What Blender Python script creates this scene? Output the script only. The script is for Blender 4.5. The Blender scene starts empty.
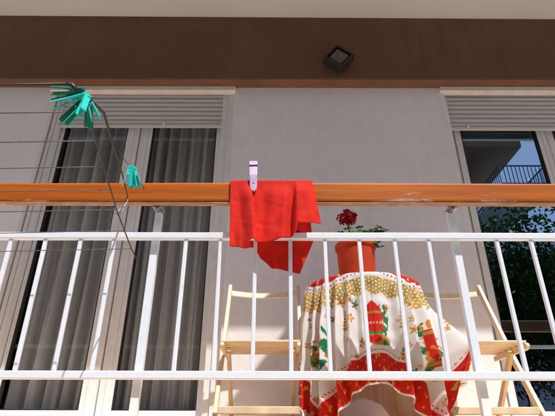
import bpy, bmesh, math, random
import numpy as np
from mathutils import Vector, Matrix, noise
random.seed(7)
PI = math.pi
R = math.radians
S = bpy.context.scene
C = S.collection

# ------------------------------------------------------------------ helpers
def link(o):
    C.objects.link(o); return o

def mesh_obj(name, bm, m=None, parent=None, smooth=False, bevel=0.0):
    bmesh.ops.recalc_face_normals(bm, faces=bm.faces)
    me = bpy.data.meshes.new(name)
    bm.to_mesh(me); bm.free()
    if m is not None: me.materials.append(m)
    if smooth:
        for p in me.polygons: p.use_smooth = True
    o = link(bpy.data.objects.new(name, me))
    if parent is not None: o.parent = parent
    if bevel:
        md = o.modifiers.new('bevel', 'BEVEL'); md.width = bevel; md.segments = 2
        md.limit_method = 'ANGLE'; md.angle_limit = R(40)
    return o

def thing(name, label, cat, loc=(0, 0, 0), rot=(0, 0, 0), group=None):
    o = link(bpy.data.objects.new(name, None))
    o.empty_display_size = .1
    o.location = loc; o.rotation_euler = rot
    o['label'] = label; o['category'] = cat
    if group: o['group'] = group
    return o

def tag(o, label, cat, group=None):
    o['label'] = label; o['category'] = cat
    if group: o['group'] = group
    return o

def struct(o):
    o['kind'] = 'structure'; return o

def dup(root, loc, rot=None, label=None):
    r = root.copy(); link(r); r.location = loc
    if rot is not None: r.rotation_euler = rot
    if label: r['label'] = label
    for ch in list(root.children):
        c = ch.copy(); link(c); c.parent = r
        for g in list(ch.children):
            d = g.copy(); link(d); d.parent = c
    return r

def box(bm, x0, x1, y0, y1, z0, z1, mtx=None):
    v = [bm.verts.new((x, y, z)) for x in (x0, x1) for y in (y0, y1) for z in (z0, z1)]
    if mtx is not None:
        for q in v: q.co = mtx @ q.co
    for f in ((0,1,3,2),(4,6,7,5),(0,4,5,1),(2,3,7,6),(0,2,6,4),(1,5,7,3)):
        bm.faces.new([v[i] for i in f])
    return v

def bar(bm, a, b, w, d, side=Vector((1, 0, 0))):
    """rectangular bar from a to b: w along side, d along the other direction"""
    a = Vector(a); b = Vector(b); t = (b-a).normalized()
    s = (side - t*side.dot(t)).normalized(); n = t.cross(s)
    vs = []
    for p in (a, b):
        for (i, j) in ((-1,-1),(1,-1),(1,1),(-1,1)):
            vs.append(bm.verts.new(p + s*(i*w/2) + n*(j*d/2)))
    for f in ((3,2,1,0),(4,5,6,7),(0,1,5,4),(1,2,6,5),(2,3,7,6),(3,0,4,7)):
        bm.faces.new([vs[i] for i in f])

def tube(bm, pts, r, seg=8, cap=True):
    pts = [Vector(p) for p in pts]
    if not hasattr(r, '__len__'): r = [r]*len(pts)
    rings = []; prev = None
    for i, p in enumerate(pts):
        t = (pts[min(i+1, len(pts)-1)] - pts[max(i-1, 0)]).normalized()
        if prev is None:
            u = t.orthogonal().normalized()
        else:
            u = (prev - t*prev.dot(t)).normalized()
        prev = u; w = t.cross(u)
        rings.append([bm.verts.new(p + (u*math.cos(k*2*PI/seg) + w*math.sin(k*2*PI/seg))*r[i]) for k in range(seg)])
    for a, b in zip(rings, rings[1:]):
        for k in range(seg):
            bm.faces.new((a[k], a[(k+1) % seg], b[(k+1) % seg], b[k]))
    if cap:
        bm.faces.new(rings[0][::-1]); bm.faces.new(rings[-1])

def lathe(bm, prof, seg=48, c=(0, 0, 0)):
    rings = []
    for (r, z) in prof:
        rings.append([bm.verts.new((c[0]+r*math.cos(k*2*PI/seg), c[1]+r*math.sin(k*2*PI/seg), c[2]+z)) for k in range(seg)])
    for a, b in zip(rings, rings[1:]):
        for k in range(seg):
            bm.faces.new((a[k], a[(k+1) % seg], b[(k+1) % seg], b[k]))
    return rings

# ------------------------------------------------------------------ materials
def new_mat(name):
    m = bpy.data.materials.new(name); m.use_nodes = True
    nt = m.node_tree
    return m, nt, nt.nodes['Principled BSDF']

def mat(name, col, rough=.6, metal=0., var=.08, scale=6., bump=0., bscale=200., dirt=None, dscale=3., spec=.5, stretch=None, streak=0.):
    m, nt, p = new_mat(name)
    N = nt.nodes.new; L = nt.links.new
    tc = N('ShaderNodeTexCoord')
    src = tc.outputs['Object']
    if stretch:
        mp = N('ShaderNodeMapping'); mp.inputs['Scale'].default_value = stretch
        L(src, mp.inputs[0]); src = mp.outputs[0]
    nz = N('ShaderNodeTexNoise'); nz.inputs['Scale'].default_value = scale; nz.inputs['Detail'].default_value = 6
    L(src, nz.inputs['Vector'])
    cr = N('ShaderNodeValToRGB')
    a = [max(0, c*(1-var)) for c in col]; b = [min(1, c*(1+var)) for c in col]
    cr.color_ramp.elements[0].position = .3; cr.color_ramp.elements[0].color = (*a, 1)
    cr.color_ramp.elements[1].position = .7; cr.color_ramp.elements[1].color = (*b, 1)
    L(nz.outputs['Fac'], cr.inputs[0])
    out = cr.outputs[0]
    if dirt:
        n2 = N('ShaderNodeTexNoise'); n2.inputs['Scale'].default_value = dscale; n2.inputs['Detail'].default_value = 9
        n2.inputs['Roughness'].default_value = .7
        L(src, n2.inputs['Vector'])
        r2 = N('ShaderNodeValToRGB'); r2.color_ramp.elements[0].position = .56; r2.color_ramp.elements[1].position = .7
        L(n2.outputs['Fac'], r2.inputs[0])
        mx = N('ShaderNodeMixRGB'); mx.inputs[2].default_value = (*dirt, 1)
        L(r2.outputs[0], mx.inputs[0]); L(out, mx.inputs[1]); out = mx.outputs[0]
    if streak:
        m4 = N('ShaderNodeMapping'); m4.inputs['Scale'].default_value = (9, 1, .55); L(tc.outputs['Object'], m4.inputs[0])
        n4 = N('ShaderNodeTexNoise'); n4.inputs['Scale'].default_value = 1.6; n4.inputs['Detail'].default_value = 10; n4.inputs['Roughness'].default_value = .65
        L(m4.outputs[0], n4.inputs['Vector'])
        r4 = N('ShaderNodeValToRGB'); r4.color_ramp.elements[0].position = .5; r4.color_ramp.elements[1].position = .78
        L(n4.outputs['Fac'], r4.inputs[0])
        n5 = N('ShaderNodeTexNoise'); n5.inputs['Scale'].default_value = 22; n5.inputs['Detail'].default_value = 8; L(tc.outputs['Object'], n5.inputs['Vector'])
        r5 = N('ShaderNodeMapRange'); r5.inputs[1].default_value = .3; r5.inputs[2].default_value = .7; r5.inputs[3].default_value = .965; r5.inputs[4].default_value = 1.02
        L(n5.outputs['Fac'], r5.inputs[0])
        ms = N('ShaderNodeMath'); ms.operation = 'MULTIPLY'; ms.inputs[1].default_value = -streak; L(r4.outputs[0], ms.inputs[0])
        ma = N('ShaderNodeMath'); ma.operation = 'ADD'; L(ms.outputs[0], ma.inputs[0]); L(r5.outputs[0], ma.inputs[1])
        vm = N('ShaderNodeVectorMath'); vm.operation = 'SCALE'; L(out, vm.inputs[0]); L(ma.outputs[0], vm.inputs['Scale']); out = vm.outputs[0]
    L(out, p.inputs['Base Color'])
    p.inputs['Roughness'].default_value = rough; p.inputs['Metallic'].default_value = metal
    p.inputs['Specular IOR Level'].default_value = spec
    if bump:
        n3 = N('ShaderNodeTexNoise'); n3.inputs['Scale'].default_value = bscale; n3.inputs['Detail'].default_value = 4
        L(src, n3.inputs['Vector'])
        bp = N('ShaderNodeBump'); bp.inputs['Strength'].default_value = bump; bp.inputs['Distance'].default_value = .01
        L(n3.outputs['Fac'], bp.inputs['Height']); L(bp.outputs[0], p.inputs['Normal'])
    return m

M = {}
M['wall'] = mat('painted_render_wall', (.86, .84, .85), .85, var=.04, scale=1.3, bump=.25, bscale=160, dirt=(.82, .80, .81), dscale=2.2, spec=.2, streak=.06)
M['ceiling'] = mat('painted_ceiling', (.68, .67, .665), .85, var=.04, scale=1.5, bump=.2, bscale=120, spec=.2)
M['beam'] = mat('brown_painted_beam', (.160, .080, .050), .75, var=.12, scale=2., bump=.25, bscale=140, dirt=(.136, .068, .043), dscale=4, spec=.25, streak=.2)
M['soffit'] = mat('soffit_painted_bounce', (.20, .092, .050), .8, var=.15, scale=4, dirt=(.16, .07, .035), dscale=6)  # lighter than the beam: bounce light from the ground painted into the colour
M['tiles'] = mat('balcony_tiles', (.90, .62, .36), .5, var=.1, scale=5)
M['alu'] = mat('white_aluminium_frame', (.78, .775, .78), .45, var=.05, scale=9, dirt=(.70, .695, .69), dscale=7)
M['cream'] = mat('cream_shutter_cover', (.82, .76, .70), .5, var=.06, scale=12, dirt=(.6, .5, .42), dscale=9)
M['slat'] = mat('grey_shutter_slats', (.58, .57, .57), .5, var=.08, scale=6, stretch=(.4, 1, 8), dirt=(.43, .42, .415), dscale=8)
M['gasket'] = mat('black_rubber_gasket', (.012, .012, .013), .6)
M['white_metal'] = mat('white_painted_steel', (.83, .85, .885), .38, var=.02, scale=14, dirt=(.76, .775, .80), dscale=26, bump=.08, bscale=90)
M['black'] = mat('black_plastic', (.015, .014, .016), .45, var=.2)
M['rack'] = mat('dark_rack_rod', (.035, .022, .022), .5, var=.3, scale=40)
M['line'] = mat('grey_plastic_line', (.10, .095, .095), .5, var=.3, scale=30)
M['cord'] = mat('pale_tie_cord', (.45, .38, .36), .8, var=.3, scale=60)
M['wood'] = mat('pale_pine_wood', (.82, .66, .45), .5, var=.16, scale=9, stretch=(1, 1, .25), bump=.1, bscale=60)
M['leg_wood'] = mat('brown_table_wood', (.30, .15, .07), .5, var=.2, scale=12)
M['pot'] = mat('orange_plastic_pot', (.50, .052, .008), .5, var=.14, scale=8, dirt=(.36, .045, .012), dscale=14, spec=.25)
M['soil'] = mat('dark_soil', (.035, .02, .012), .95, var=.5, scale=80)
M['stem'] = mat('green_stem', (.10, .17, .04), .6, var=.2, scale=30)
M['peg_lilac'] = mat('lilac_plastic', (.66, .50, .70), .35, var=.04)
M['steel'] = mat('spring_steel', (.45, .45, .47), .3, metal=1.)
M['screw'] = mat('dark_screw', (.05, .05, .06), .4, metal=.7)
M['road'] = mat('asphalt', (.055, .055, .057), .9, var=.2, scale=2, bump=.3, bscale=80)
M['pave'] = mat('concrete_pavement', (.56, .545, .52), .85, var=.12, scale=1.2, bump=.2)
M['ground'] = mat('dry_ground', (.34, .33, .31), .95, var=.2, scale=.5)
M['opp_wall'] = mat('tan_render', (.16, .095, .06), .85, var=.1, scale=.8)
M['opp_white'] = mat('pale_blue_render', (.62, .68, .76), .8, var=.06, scale=.8)
M['opp_rail'] = mat('blue_painted_rail', (.03, .06, .16), .4)
M['bark'] = mat('tree_bark', (.10, .07, .05), .9, var=.3, scale=10, bump=.5, bscale=30)
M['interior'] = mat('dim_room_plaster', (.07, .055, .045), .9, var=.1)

def translucent_mat(name, col, trans=.35, rough=.8, var=.06, scale=20., weave=0., attr=None, holes=0.):
    m, nt, p = new_mat(name)
    N = nt.nodes.new; L = nt.links.new
    if attr:
        c = N('ShaderNodeVertexColor'); c.layer_name = attr
        ge = N('ShaderNodeNewGeometry'); mb = N('ShaderNodeMixRGB'); pale = N('ShaderNodeMixRGB'); pale.inputs[0].default_value = .8
        pale.inputs[2].default_value = (.84, .74, .62, 1); L(c.outputs[0], pale.inputs[1])
        L(ge.outputs['Backfacing'], mb.inputs[0]); L(c.outputs[0], mb.inputs[1]); L(pale.outputs[0], mb.inputs[2]); out = mb.outputs[0]
    else:
        tc = N('ShaderNodeTexCoord'); nz = N('ShaderNodeTexNoise'); nz.inputs['Scale'].default_value = scale
        nz.inputs['Detail'].default_value = 5
        L(tc.outputs['Object'], nz.inputs['Vector'])
        cr = N('ShaderNodeValToRGB')
        cr.color_ramp.elements[0].position = .3; cr.color_ramp.elements[0].color = (*[x*(1-var) for x in col], 1)
        cr.color_ramp.elements[1].position = .7; cr.color_ramp.elements[1].color = (*[min(1, x*(1+var)) for x in col], 1)
        L(nz.outputs['Fac'], cr.inputs[0]); out = cr.outputs[0]
    L(out, p.inputs['Base Color'])
    p.inputs['Roughness'].default_value = rough; p.inputs['Specular IOR Level'].default_value = .15
    if weave:
        tc2 = N('ShaderNodeTexCoord'); nb = N('ShaderNodeTexNoise'); nb.inputs['Scale'].default_value = 350
        L(tc2.outputs['Object'], nb.inputs['Vector'])
        bp = N('ShaderNodeBump'); bp.inputs['Strength'].default_value = weave; bp.inputs['Distance'].default_value = .002
        L(nb.outputs['Fac'], bp.inputs['Height']); L(bp.outputs[0], p.inputs['Normal'])
    tr = N('ShaderNodeBsdfTranslucent'); L(out, tr.inputs[0])
    mx = N('ShaderNodeMixShader'); mx.inputs[0].default_value = trans
    L(p.outputs[0], mx.inputs[1]); L(tr.outputs[0], mx.inputs[2])
    last = mx.outputs[0]
    if holes:
        tp = N('ShaderNodeBsdfTransparent'); m2 = N('ShaderNodeMixShader'); m2.inputs[0].default_value = holes
        L(last, m2.inputs[1]); L(tp.outputs[0], m2.inputs[2]); last = m2.outputs[0]
    L(last, nt.nodes['Material Output'].inputs[0])
    return m

M['towel'] = translucent_mat('red_cotton', (.86, .036, .022), .25, weave=.9, var=.12, scale=14)
M['cloth'] = translucent_mat('printed_cotton', (1, 1, 1), .22, attr='print', weave=.3)
M['curtain'] = translucent_mat('sheer_grey_curtain', (.76, .785, .80), .22, holes=.04, var=.05)
M['leaf'] = translucent_mat('geranium_leaf', (.09, .20, .05), .25, rough=.5, var=.35)
M['petal'] = translucent_mat('dark_red_petal', (.36, .010, .012), .2, rough=.6, var=.3, scale=60)
M['tree_leaf'] = translucent_mat('tree_foliage', (.022, .045, .010), .35, rough=.5, var=.5, scale=1.5)
M['tree_leaf2'] = translucent_mat('tree_foliage_light', (.045, .08, .015), .35, rough=.5, var=.5, scale=1.5)
M['peg_green'] = translucent_mat('green_plastic', (.0, .17, .10), .12, rough=.4, var=.3)
M['peg_turq'] = translucent_mat('turquoise_plastic', (.03, .60, .52), .15, rough=.35, var=.1)

def glass_mat(name, tint, refl):
    m, nt, p = new_mat(name)
    N = nt.nodes.new; L = nt.links.new
    nt.nodes.remove(p)
    tr = N('ShaderNodeBsdfTransparent'); tr.inputs[0].default_value = (*tint, 1)
    gl = N('ShaderNodeBsdfGlossy'); gl.inputs['Roughness'].default_value = .0; gl.inputs['Color'].default_value = (.62, .82, 1, 1) if refl > .1 else (.9, .95, 1, 1)
    ge = N('ShaderNodeNewGeometry'); dt_ = N('ShaderNodeVectorMath'); dt_.operation = 'DOT_PRODUCT'
    L(ge.outputs['Normal'], dt_.inputs[0]); L(ge.outputs['Incoming'], dt_.inputs[1])
    def mth(op, a, b=None):
        q = N('ShaderNodeMath'); q.operation = op
        L(a, q.inputs[0])
        if b is not None: q.inputs[1].default_value = b
        return q.outputs[0]
    c_ = mth('ABSOLUTE', dt_.outputs['Value']); om = N('ShaderNodeMath'); om.operation = 'SUBTRACT'; om.inputs[0].default_value = 1; L(c_, om.inputs[1])
    p5 = mth('POWER', om.outputs[0], 5.)
    ad = N('ShaderNodeMath'); ad.operation = 'MULTIPLY_ADD'; ad.inputs[1].default_value = .9; ad.inputs[2].default_value = .07+refl
    ad.use_clamp = True
    L(p5, ad.inputs[0])
    mx = N('ShaderNodeMixShader'); L(ad.outputs[0], mx.inputs[0]); L(tr.outputs[0], mx.inputs[1]); L(gl.outputs[0], mx.inputs[2])
    L(mx.outputs[0], nt.nodes['Material Output'].inputs[0])
    return m
M['glass'] = glass_mat('window_glass', (.92, .925, .935), .0)
M['glass_dark'] = glass_mat('window_glass_dark_room', (.70, .74, .74), .44)

# handrail wood: orange varnish, worn pale along the lower edge and in spots
def handrail_mat():
    m, nt, p = new_mat('orange_varnished_handrail')
    N = nt.nodes.new; L = nt.links.new
    tc = N('ShaderNodeTexCoord'); mp = N('ShaderNodeMapping'); mp.inputs['Scale'].default_value = (1.2, 14, 22)
    L(tc.outputs['Object'], mp.inputs[0])
    nz = N('ShaderNodeTexNoise'); nz.inputs['Scale'].default_value = 2.2; nz.inputs['Detail'].default_value = 8
    L(mp.outputs[0], nz.inputs['Vector'])
    cr = N('ShaderNodeValToRGB'); cr.color_ramp.elements[0].position = .32; cr.color_ramp.elements[0].color = (.38, .078, .002, 1)
    cr.color_ramp.elements[1].position = .68; cr.color_ramp.elements[1].color = (.53, .128, .003, 1)
    L(nz.outputs['Fac'], cr.inputs[0])
    # worn patches
    m2 = N('ShaderNodeMapping'); m2.inputs['Scale'].default_value = (3.2, 6, 14)
    L(tc.outputs['Object'], m2.inputs[0])
    n2 = N('ShaderNodeTexNoise'); n2.inputs['Scale'].default_value = 1.7; n2.inputs['Detail'].default_value = 10; n2.inputs['Roughness'].default_value = .75
    L(m2.outputs[0], n2.inputs['Vector'])
    sx = N('ShaderNodeSeparateXYZ'); L(tc.outputs['Object'], sx.inputs[0])
    mr = N('ShaderNodeMapRange'); mr.inputs[1].default_value = .918; mr.inputs[2].default_value = .906
    mr.inputs[3].default_value = 0; mr.inputs[4].default_value = .12
    L(sx.outputs[2], mr.inputs[0])
    # patch around x = .6
    sb = N('ShaderNodeMath'); sb.operation = 'SUBTRACT'; sb.inputs[1].default_value = .61; L(sx.outputs[0], sb.inputs[0])
    ab = N('ShaderNodeMath'); ab.operation = 'ABSOLUTE'; L(sb.outputs[0], ab.inputs[0])
    m3 = N('ShaderNodeMapRange'); m3.inputs[1].default_value = 0; m3.inputs[2].default_value = .18; m3.inputs[3].default_value = .20; m3.inputs[4].default_value = 0
    L(ab.outputs[0], m3.inputs[0])
    a1 = N('ShaderNodeMath'); L(n2.outputs['Fac'], a1.inputs[0]); L(mr.outputs[0], a1.inputs[1])
    a2 = N('ShaderNodeMath'); L(a1.outputs[0], a2.inputs[0]); L(m3.outputs[0], a2.inputs[1])
    r2 = N('ShaderNodeValToRGB'); r2.color_ramp.elements[0].position = .66; r2.color_ramp.elements[1].position = .75
    L(a2.outputs[0], r2.inputs[0])
    mx = N('ShaderNodeMixRGB'); mx.inputs[2].default_value = (.66, .45, .34, 1)
    L(r2.outputs[0], mx.inputs[0]); L(cr.outputs[0], mx.inputs[1])
    L(mx.outputs[0], p.inputs['Base Color']); p.inputs['Specular IOR Level'].default_value = .25
    ro = N('ShaderNodeMapRange'); ro.inputs[3].default_value = .55; ro.inputs[4].default_value = .8
    L(r2.outputs[0], ro.inputs[0]); L(ro.outputs[0], p.inputs['Roughness'])
    bp = N('ShaderNodeBump'); bp.inputs['Strength'].default_value = .35; bp.inputs['Distance'].default_value = .003
    L(n2.outputs['Fac'], bp.inputs['Height']); L(bp.outputs[0], p.inputs['Normal'])
    return m
M['handrail'] = handrail_mat()

# ------------------------------------------------------------------ camera, light
CAMZ = -.10; FPX = 470.; PITCH = R(27.)
cam = bpy.data.cameras.new('camera'); co = link(bpy.data.objects.new('camera', cam))
cam.sensor_width = 36; cam.lens = FPX*36/555.
cam.clip_start = .05; cam.clip_end = 2000
co.location = (0, 0, CAMZ); co.rotation_euler = (PI/2+PITCH, R(-.12), 0)
S.camera = co

def at(px, py, Y):
    """point at depth Y that the photograph shows at (px, py)"""
    dx = (px-277.5)/FPX; dy = (208-py)/FPX
    v = Vector((dx, math.cos(PITCH)-dy*math.sin(PITCH), math.sin(PITCH)+dy*math.cos(PITCH)))
    k = Y/v.y
    return Vector((v.x*k, Y, CAMZ+v.z*k))

SUN = Vector((.62, -1., 2.10))         # towards the sun
el = math.atan2(SUN.z, math.hypot(SUN.x, SUN.y)); az = math.atan2(SUN.x, SUN.y)
w = bpy.data.worlds.new('World'); S.world = w; w.use_nodes = True
sky = w.node_tree.nodes.new('ShaderNodeTexSky'); sky.sky_type = 'NISHITA'; sky.sun_disc = False
sky.sun_elevation = el; sky.sun_rotation = az
bg = w.node_tree.nodes['Background']; bg.inputs[1].default_value = .15
w.node_tree.links.new(sky.outputs[0], bg.inputs[0])
sl = bpy.data.lights.new('sun', 'SUN'); sl.energy = 5.0; sl.angle = R(.53); sl.color = (1, .985, .955)
so = link(bpy.data.objects.new('sun', sl)); so.rotation_euler = SUN.to_track_quat('Z', 'Y').to_euler(); so.location = (4, -6, 12)
S.view_settings.view_transform = 'Standard'; S.view_settings.look = 'None'; S.view_settings.exposure = 0
S.render.engine = 'CYCLES'
S.cycles.max_bounces = 8; S.cycles.diffuse_bounces = 5; S.cycles.transparent_max_bounces = 16

# ------------------------------------------------------------------ setting: ground, road
GZ = -1.75
bm = bmesh.new(); box(bm, -900, 900, -900, 900, GZ-.5, GZ-.02); struct(mesh_obj('ground', bm, M['ground']))
bm = bmesh.new(); box(bm, -200, 200, -6.2, -2.0, GZ-.3, GZ+.002); struct(mesh_obj('road', bm, M['road']))
bm = bmesh.new(); box(bm, -200, 200, -2.0, 3.1, GZ-.3, GZ+.12); struct(mesh_obj('pavement', bm, M['pave']))

# ------------------------------------------------------------------ our building
WY = 3.10                        # wall face
bld = thing('apartment_building', 'pale grey apartment facade with a brown beam above two shuttered balcony doors', 'building', (0, WY, 0))
def P(name, bm, m, parent, **k):
    o = mesh_obj(name, bm, m, parent, **k)
    if parent is bld: o.matrix_parent_inverse = Matrix.Translation((0, -WY, 0))
    return o
DL = (-1.89, -.37); DR = (1.40, 2.98); DTOP = 2.64
def wall_with_openings():
    bm = bmesh.new()
    xs = [-7, DL[0], DL[1], DR[0], DR[1], 7]; zs = [GZ, .0, DTOP, 7.5]
    hole = lambda i, j: j == 1 and i in (1, 3)
    T = .24
    for i in range(5):
        for j in range(3):
            if hole(i, j): continue
            x0, x1, z0, z1 = xs[i], xs[i+1], zs[j], zs[j+1]
            bm.faces.new([bm.verts.new(v) for v in ((x0, WY, z0), (x1, WY, z0), (x1, WY, z1), (x0, WY, z1))])
            bm.faces.new([bm.verts.new(v) for v in ((x0, WY+T, z0), (x1, WY+T, z0), (x1, WY+T, z1), (x0, WY+T, z1))])
    for (a, b) in (DL, DR):
        for q in (((a, 0), (a, DTOP)), ((b, 0), (b, DTOP)), ((a, DTOP), (b, DTOP)), ((a, 0), (b, 0))):
            (xa, za), (xb, zb) = q
            bm.faces.new([bm.verts.new(v) for v in ((xa, WY, za), (xb, WY, zb), (xb, WY+T, zb), (xa, WY+T, za))])
    bmesh.ops.remove_doubles(bm, verts=bm.verts, dist=1e-5)
    return bm
P('wall', wall_with_openings(), M['wall'], bld)
# brown beam with a lighter, slightly sloping top line as in the photo
BF = 2.99; BZ = 2.628
bm = bmesh.new()
v = box(bm, -7, 7, BF, WY-.003, BZ+.004, 3.45)
P('beam', bm, M['beam'], bld, bevel=.006)
bm = bmesh.new(); box(bm, -7, 7, BF+.004, WY-.004, BZ-.003, BZ+.002); P('soffit', bm, M['soffit'], bld)  # beam underside strip, ground bounce put into its colour
bm = bmesh.new()
vv = [(-7, 1.788, 3.40), (7, 1.788, 3.30), (7, WY-.004, 3.30), (-7, WY-.004, 3.40)]
lo = [bm.verts.new(p) for p in vv]; up = [bm.verts.new((p[0], p[1], 3.58)) for p in vv]
bm.faces.new(lo); bm.faces.new(up[::-1])
for i in range(4): bm.faces.new((lo[i], lo[(i+1) % 4], up[(i+1) % 4], up[i]))
P('ceiling', bm, M['ceiling'], bld)
bm = bmesh.new(); box(bm, -7, 7, 1.86, WY-.004, -.22, 0); P('balcony_floor', bm, M['tiles'], bld)
# room behind (dark)
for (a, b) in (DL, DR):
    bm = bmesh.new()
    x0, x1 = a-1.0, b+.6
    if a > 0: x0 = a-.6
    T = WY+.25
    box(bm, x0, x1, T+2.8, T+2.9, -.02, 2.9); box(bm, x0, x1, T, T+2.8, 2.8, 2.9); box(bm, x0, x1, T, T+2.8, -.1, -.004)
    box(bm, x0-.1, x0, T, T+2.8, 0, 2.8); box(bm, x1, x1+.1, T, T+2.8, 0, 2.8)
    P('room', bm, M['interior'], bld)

def balcony_door(a, b, stile, flip):
    """frame, guides, two sashes with panes, handle; a..b opening, stile = (x0, x1) of the meeting stiles"""
    root = link(bpy.data.objects.new('balcony_door', None)); root.parent = bld; root.location = (a, 0, 0)
    W = b-a; D = WY-WY
    ch = []
    def add(name, bm, m, par=root, **k):
        o = mesh_obj(name, bm, m, par, **k); return o
    YF = .035; YS = .12                     # guide plane, sash plane (behind the wall face)
    H = DTOP
    s0, s1 = stile[0]-a, stile[1]-a
    # outer frame and shutter guides
    bm = bmesh.new()
    g = .10 if not flip else .045
    lf = .016 if not flip else .02
    box(bm, .002, lf, .03, .16, .0, H-.004) if False else None
    # right guide (left door) / thin left trim (right door)
    if not flip:
        box(bm, W-.098, W-.055, .050, .17, .03, H-.004); box(bm, W-.052, W-.003, .034, .17, .03, H-.004)
        box(bm, .014, .036, .046, .17, .03, H-.004); box(bm, .040, .066, .060, .17, .03, H-.004)
    else:
        box(bm, .003, .030, .050, .10, .03, H-.004)
        box(bm, W-.03, W-.003, .05, .17, .03, H-.004)
    box(bm, .003, W-.003, .14, .20, .003, .028)
    box(bm, .003, W-.003, .14, .20, H-.10, H-.006)
    add('frame', bm, M['alu'], bevel=.003)
    # sashes
    l0 = .072 if not flip else .075
    r0 = W-.102 if not flip else W-.035
    for k, (x0, x1, yo) in enumerate(((l0, (s0+s1)/2-.004, 0.), ((s0+s1)/2+.004, r0, .012))):
        fw = .045 if not flip else .05
        lw = fw if k == 0 else s1-(s0+s1)/2
        rw = (s0+s1)/2-s0 if k == 0 else fw
        if not flip and k == 0: lw = .028
        y0 = YS+yo; y1 = y0+.045
        bm = bmesh.new()
        box(bm, x0, x0+lw, y0, y1, .03, H-.12); box(bm, x1-rw, x1, y0, y1, .03, H-.12)
        box(bm, x0+lw, x1-rw, y0, y1, .03, .105); box(bm, x0+lw, x1-rw, y0, y1, H-.2, H-.12)
        # raised inner bead
        if rw > .06: box(bm, x1-rw+.035, x1-rw+.055, y0-.006, y0-.0005, .03, H-.12)
        if lw > .06: box(bm, x0+lw-.055, x0+lw-.035, y0-.006, y0-.0005, .03, H-.12)
        sa = add('sash', bm, M['alu'], bevel=.004)
        bm = bmesh.new()
        gx0, gx1 = x0+lw, x1-rw
        box(bm, gx0, gx0+.010, y0+.006, y1-.004, .105, H-.2); box(bm, gx1-.008, gx1, y0+.006, y1-.004, .105, H-.2)
        box(bm, gx0+.010, gx1-.008, y0+.006, y1-.004, .105, .113)
        add('gasket', bm, M['gasket'], sa)
        bm = bmesh.new(); ym = y0+.028
        bm.faces.new([bm.verts.new(p) for p in ((gx0+.005, ym, .108), (gx1-.005, ym, .108), (gx1-.005, ym, H-.19), (gx0+.005, ym, H-.19))])
        add('pane', bm, M['glass_dark'] if flip else M['glass'], sa)
        if k == 1:
            bm = bmesh.new(); hx = x0+lw*.45
            box(bm, hx-.014, hx+.014, y0-.012, y0-.001, 1.00, 1.16); box(bm, hx-.009, hx+.009, y0-.045, y0-.013, 1.10, 1.122)
            box(bm, hx-.009, hx+.1, y0-.055, y0-.045, 1.10, 1.122)
            #add('handle', bm, M['alu'], sa, bevel=.003)
            bm.free()
    return root
balcony_door(DL[0], DL[1], (-1.255, -1.06), False)
balcony_door(DR[0], DR[1], (2.165, 2.30), True)

def shutter(a, b, zb, off):
    root = link(bpy.data.objects.new('roller_shutter', None)); root.parent = bld; root.location = (a, 0, 0)
    W = b-a
    bm = bmesh.new()
    z = zb+.012; sh = .046
    x0, x1 = (.066, W-.055) if not off else (.032, W-.03)
    while z < DTOP-.01:
        z1 = min(z+sh, DTOP-.005)
        prof = [(.078, z+.001), (.068, z+.006), (.062, z+sh*.5), (.066, z+sh*.8), (.078, z+sh*.93), (.084, z+sh)]
        rows = [[bm.verts.new((x, y, min(q, z1))) for x in (x0, x1)] for (y, q) in prof]
        for r0, r1 in zip(rows, rows[1:]): bm.faces.new((r0[0], r0[1], r1[1], r1[0]))
        z += sh
    s = mesh_obj('slats', bm, M['slat'], root)
    bm = bmesh.new(); box(bm, x0, x1, .060, .090, zb-.014, zb+.010)
    mesh_obj('bottom_bar', bm, M['slat'], root, bevel=.003)
    bm = bmesh.new(); xx = .62*W if not off else .17
    box(bm, xx-.009, xx+.009, .046, .0595, zb-.008, zb+.018); mesh_obj('stop_button', bm, M['cream'], root, bevel=.005)
    bm = bmesh.new(); box(bm, -.035, W+.01 if not off else W+.03, -.030, .03, 2.575, 2.622)
    mesh_obj('shutter_cover', bm, M['cream'], root, bevel=.004)
shutter(DL[0], DL[1], 2.285, False)
shutter(DR[0], DR[1], 2.262, True)

# unseen sheet added to shade the wall between the chairs; hangs above the frame
bm = bmesh.new()
pts = [(.39, 2.78), (1.80, 2.74), (1.9, 3.6), (1.03, 3.6)]
nx, nz = 24, 12
grid = []
for j in range(nz+1):
    row = []
    for i in range(nx+1):
        u = i/nx; t = j/nz
        xb = pts[0][0]*(1-u)+pts[1][0]*u; zb = pts[0][1]*(1-u)+pts[1][1]*u
        xt = pts[3][0]*(1-u)+pts[2][0]*u; zt = 3.6
        row.append(bm.verts.new((xb*(1-t)+xt*t, 1.755+.012*math.sin(u*19)*(1-t*.4), zb*(1-t)+zt*t)))
    grid.append(row)
for j in range(nz):
    for i in range(nx): bm.faces.new((grid[j][i], grid[j][i+1], grid[j+1][i+1], grid[j+1][i]))
o = mesh_obj('shade_sheet', bm, mat('beige_shade_sheet', (.5, .4, .3), .9), None, smooth=True)
tag(o, 'beige sheet added out of view above the picture to shade the wall', 'shade_sheet')

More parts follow.
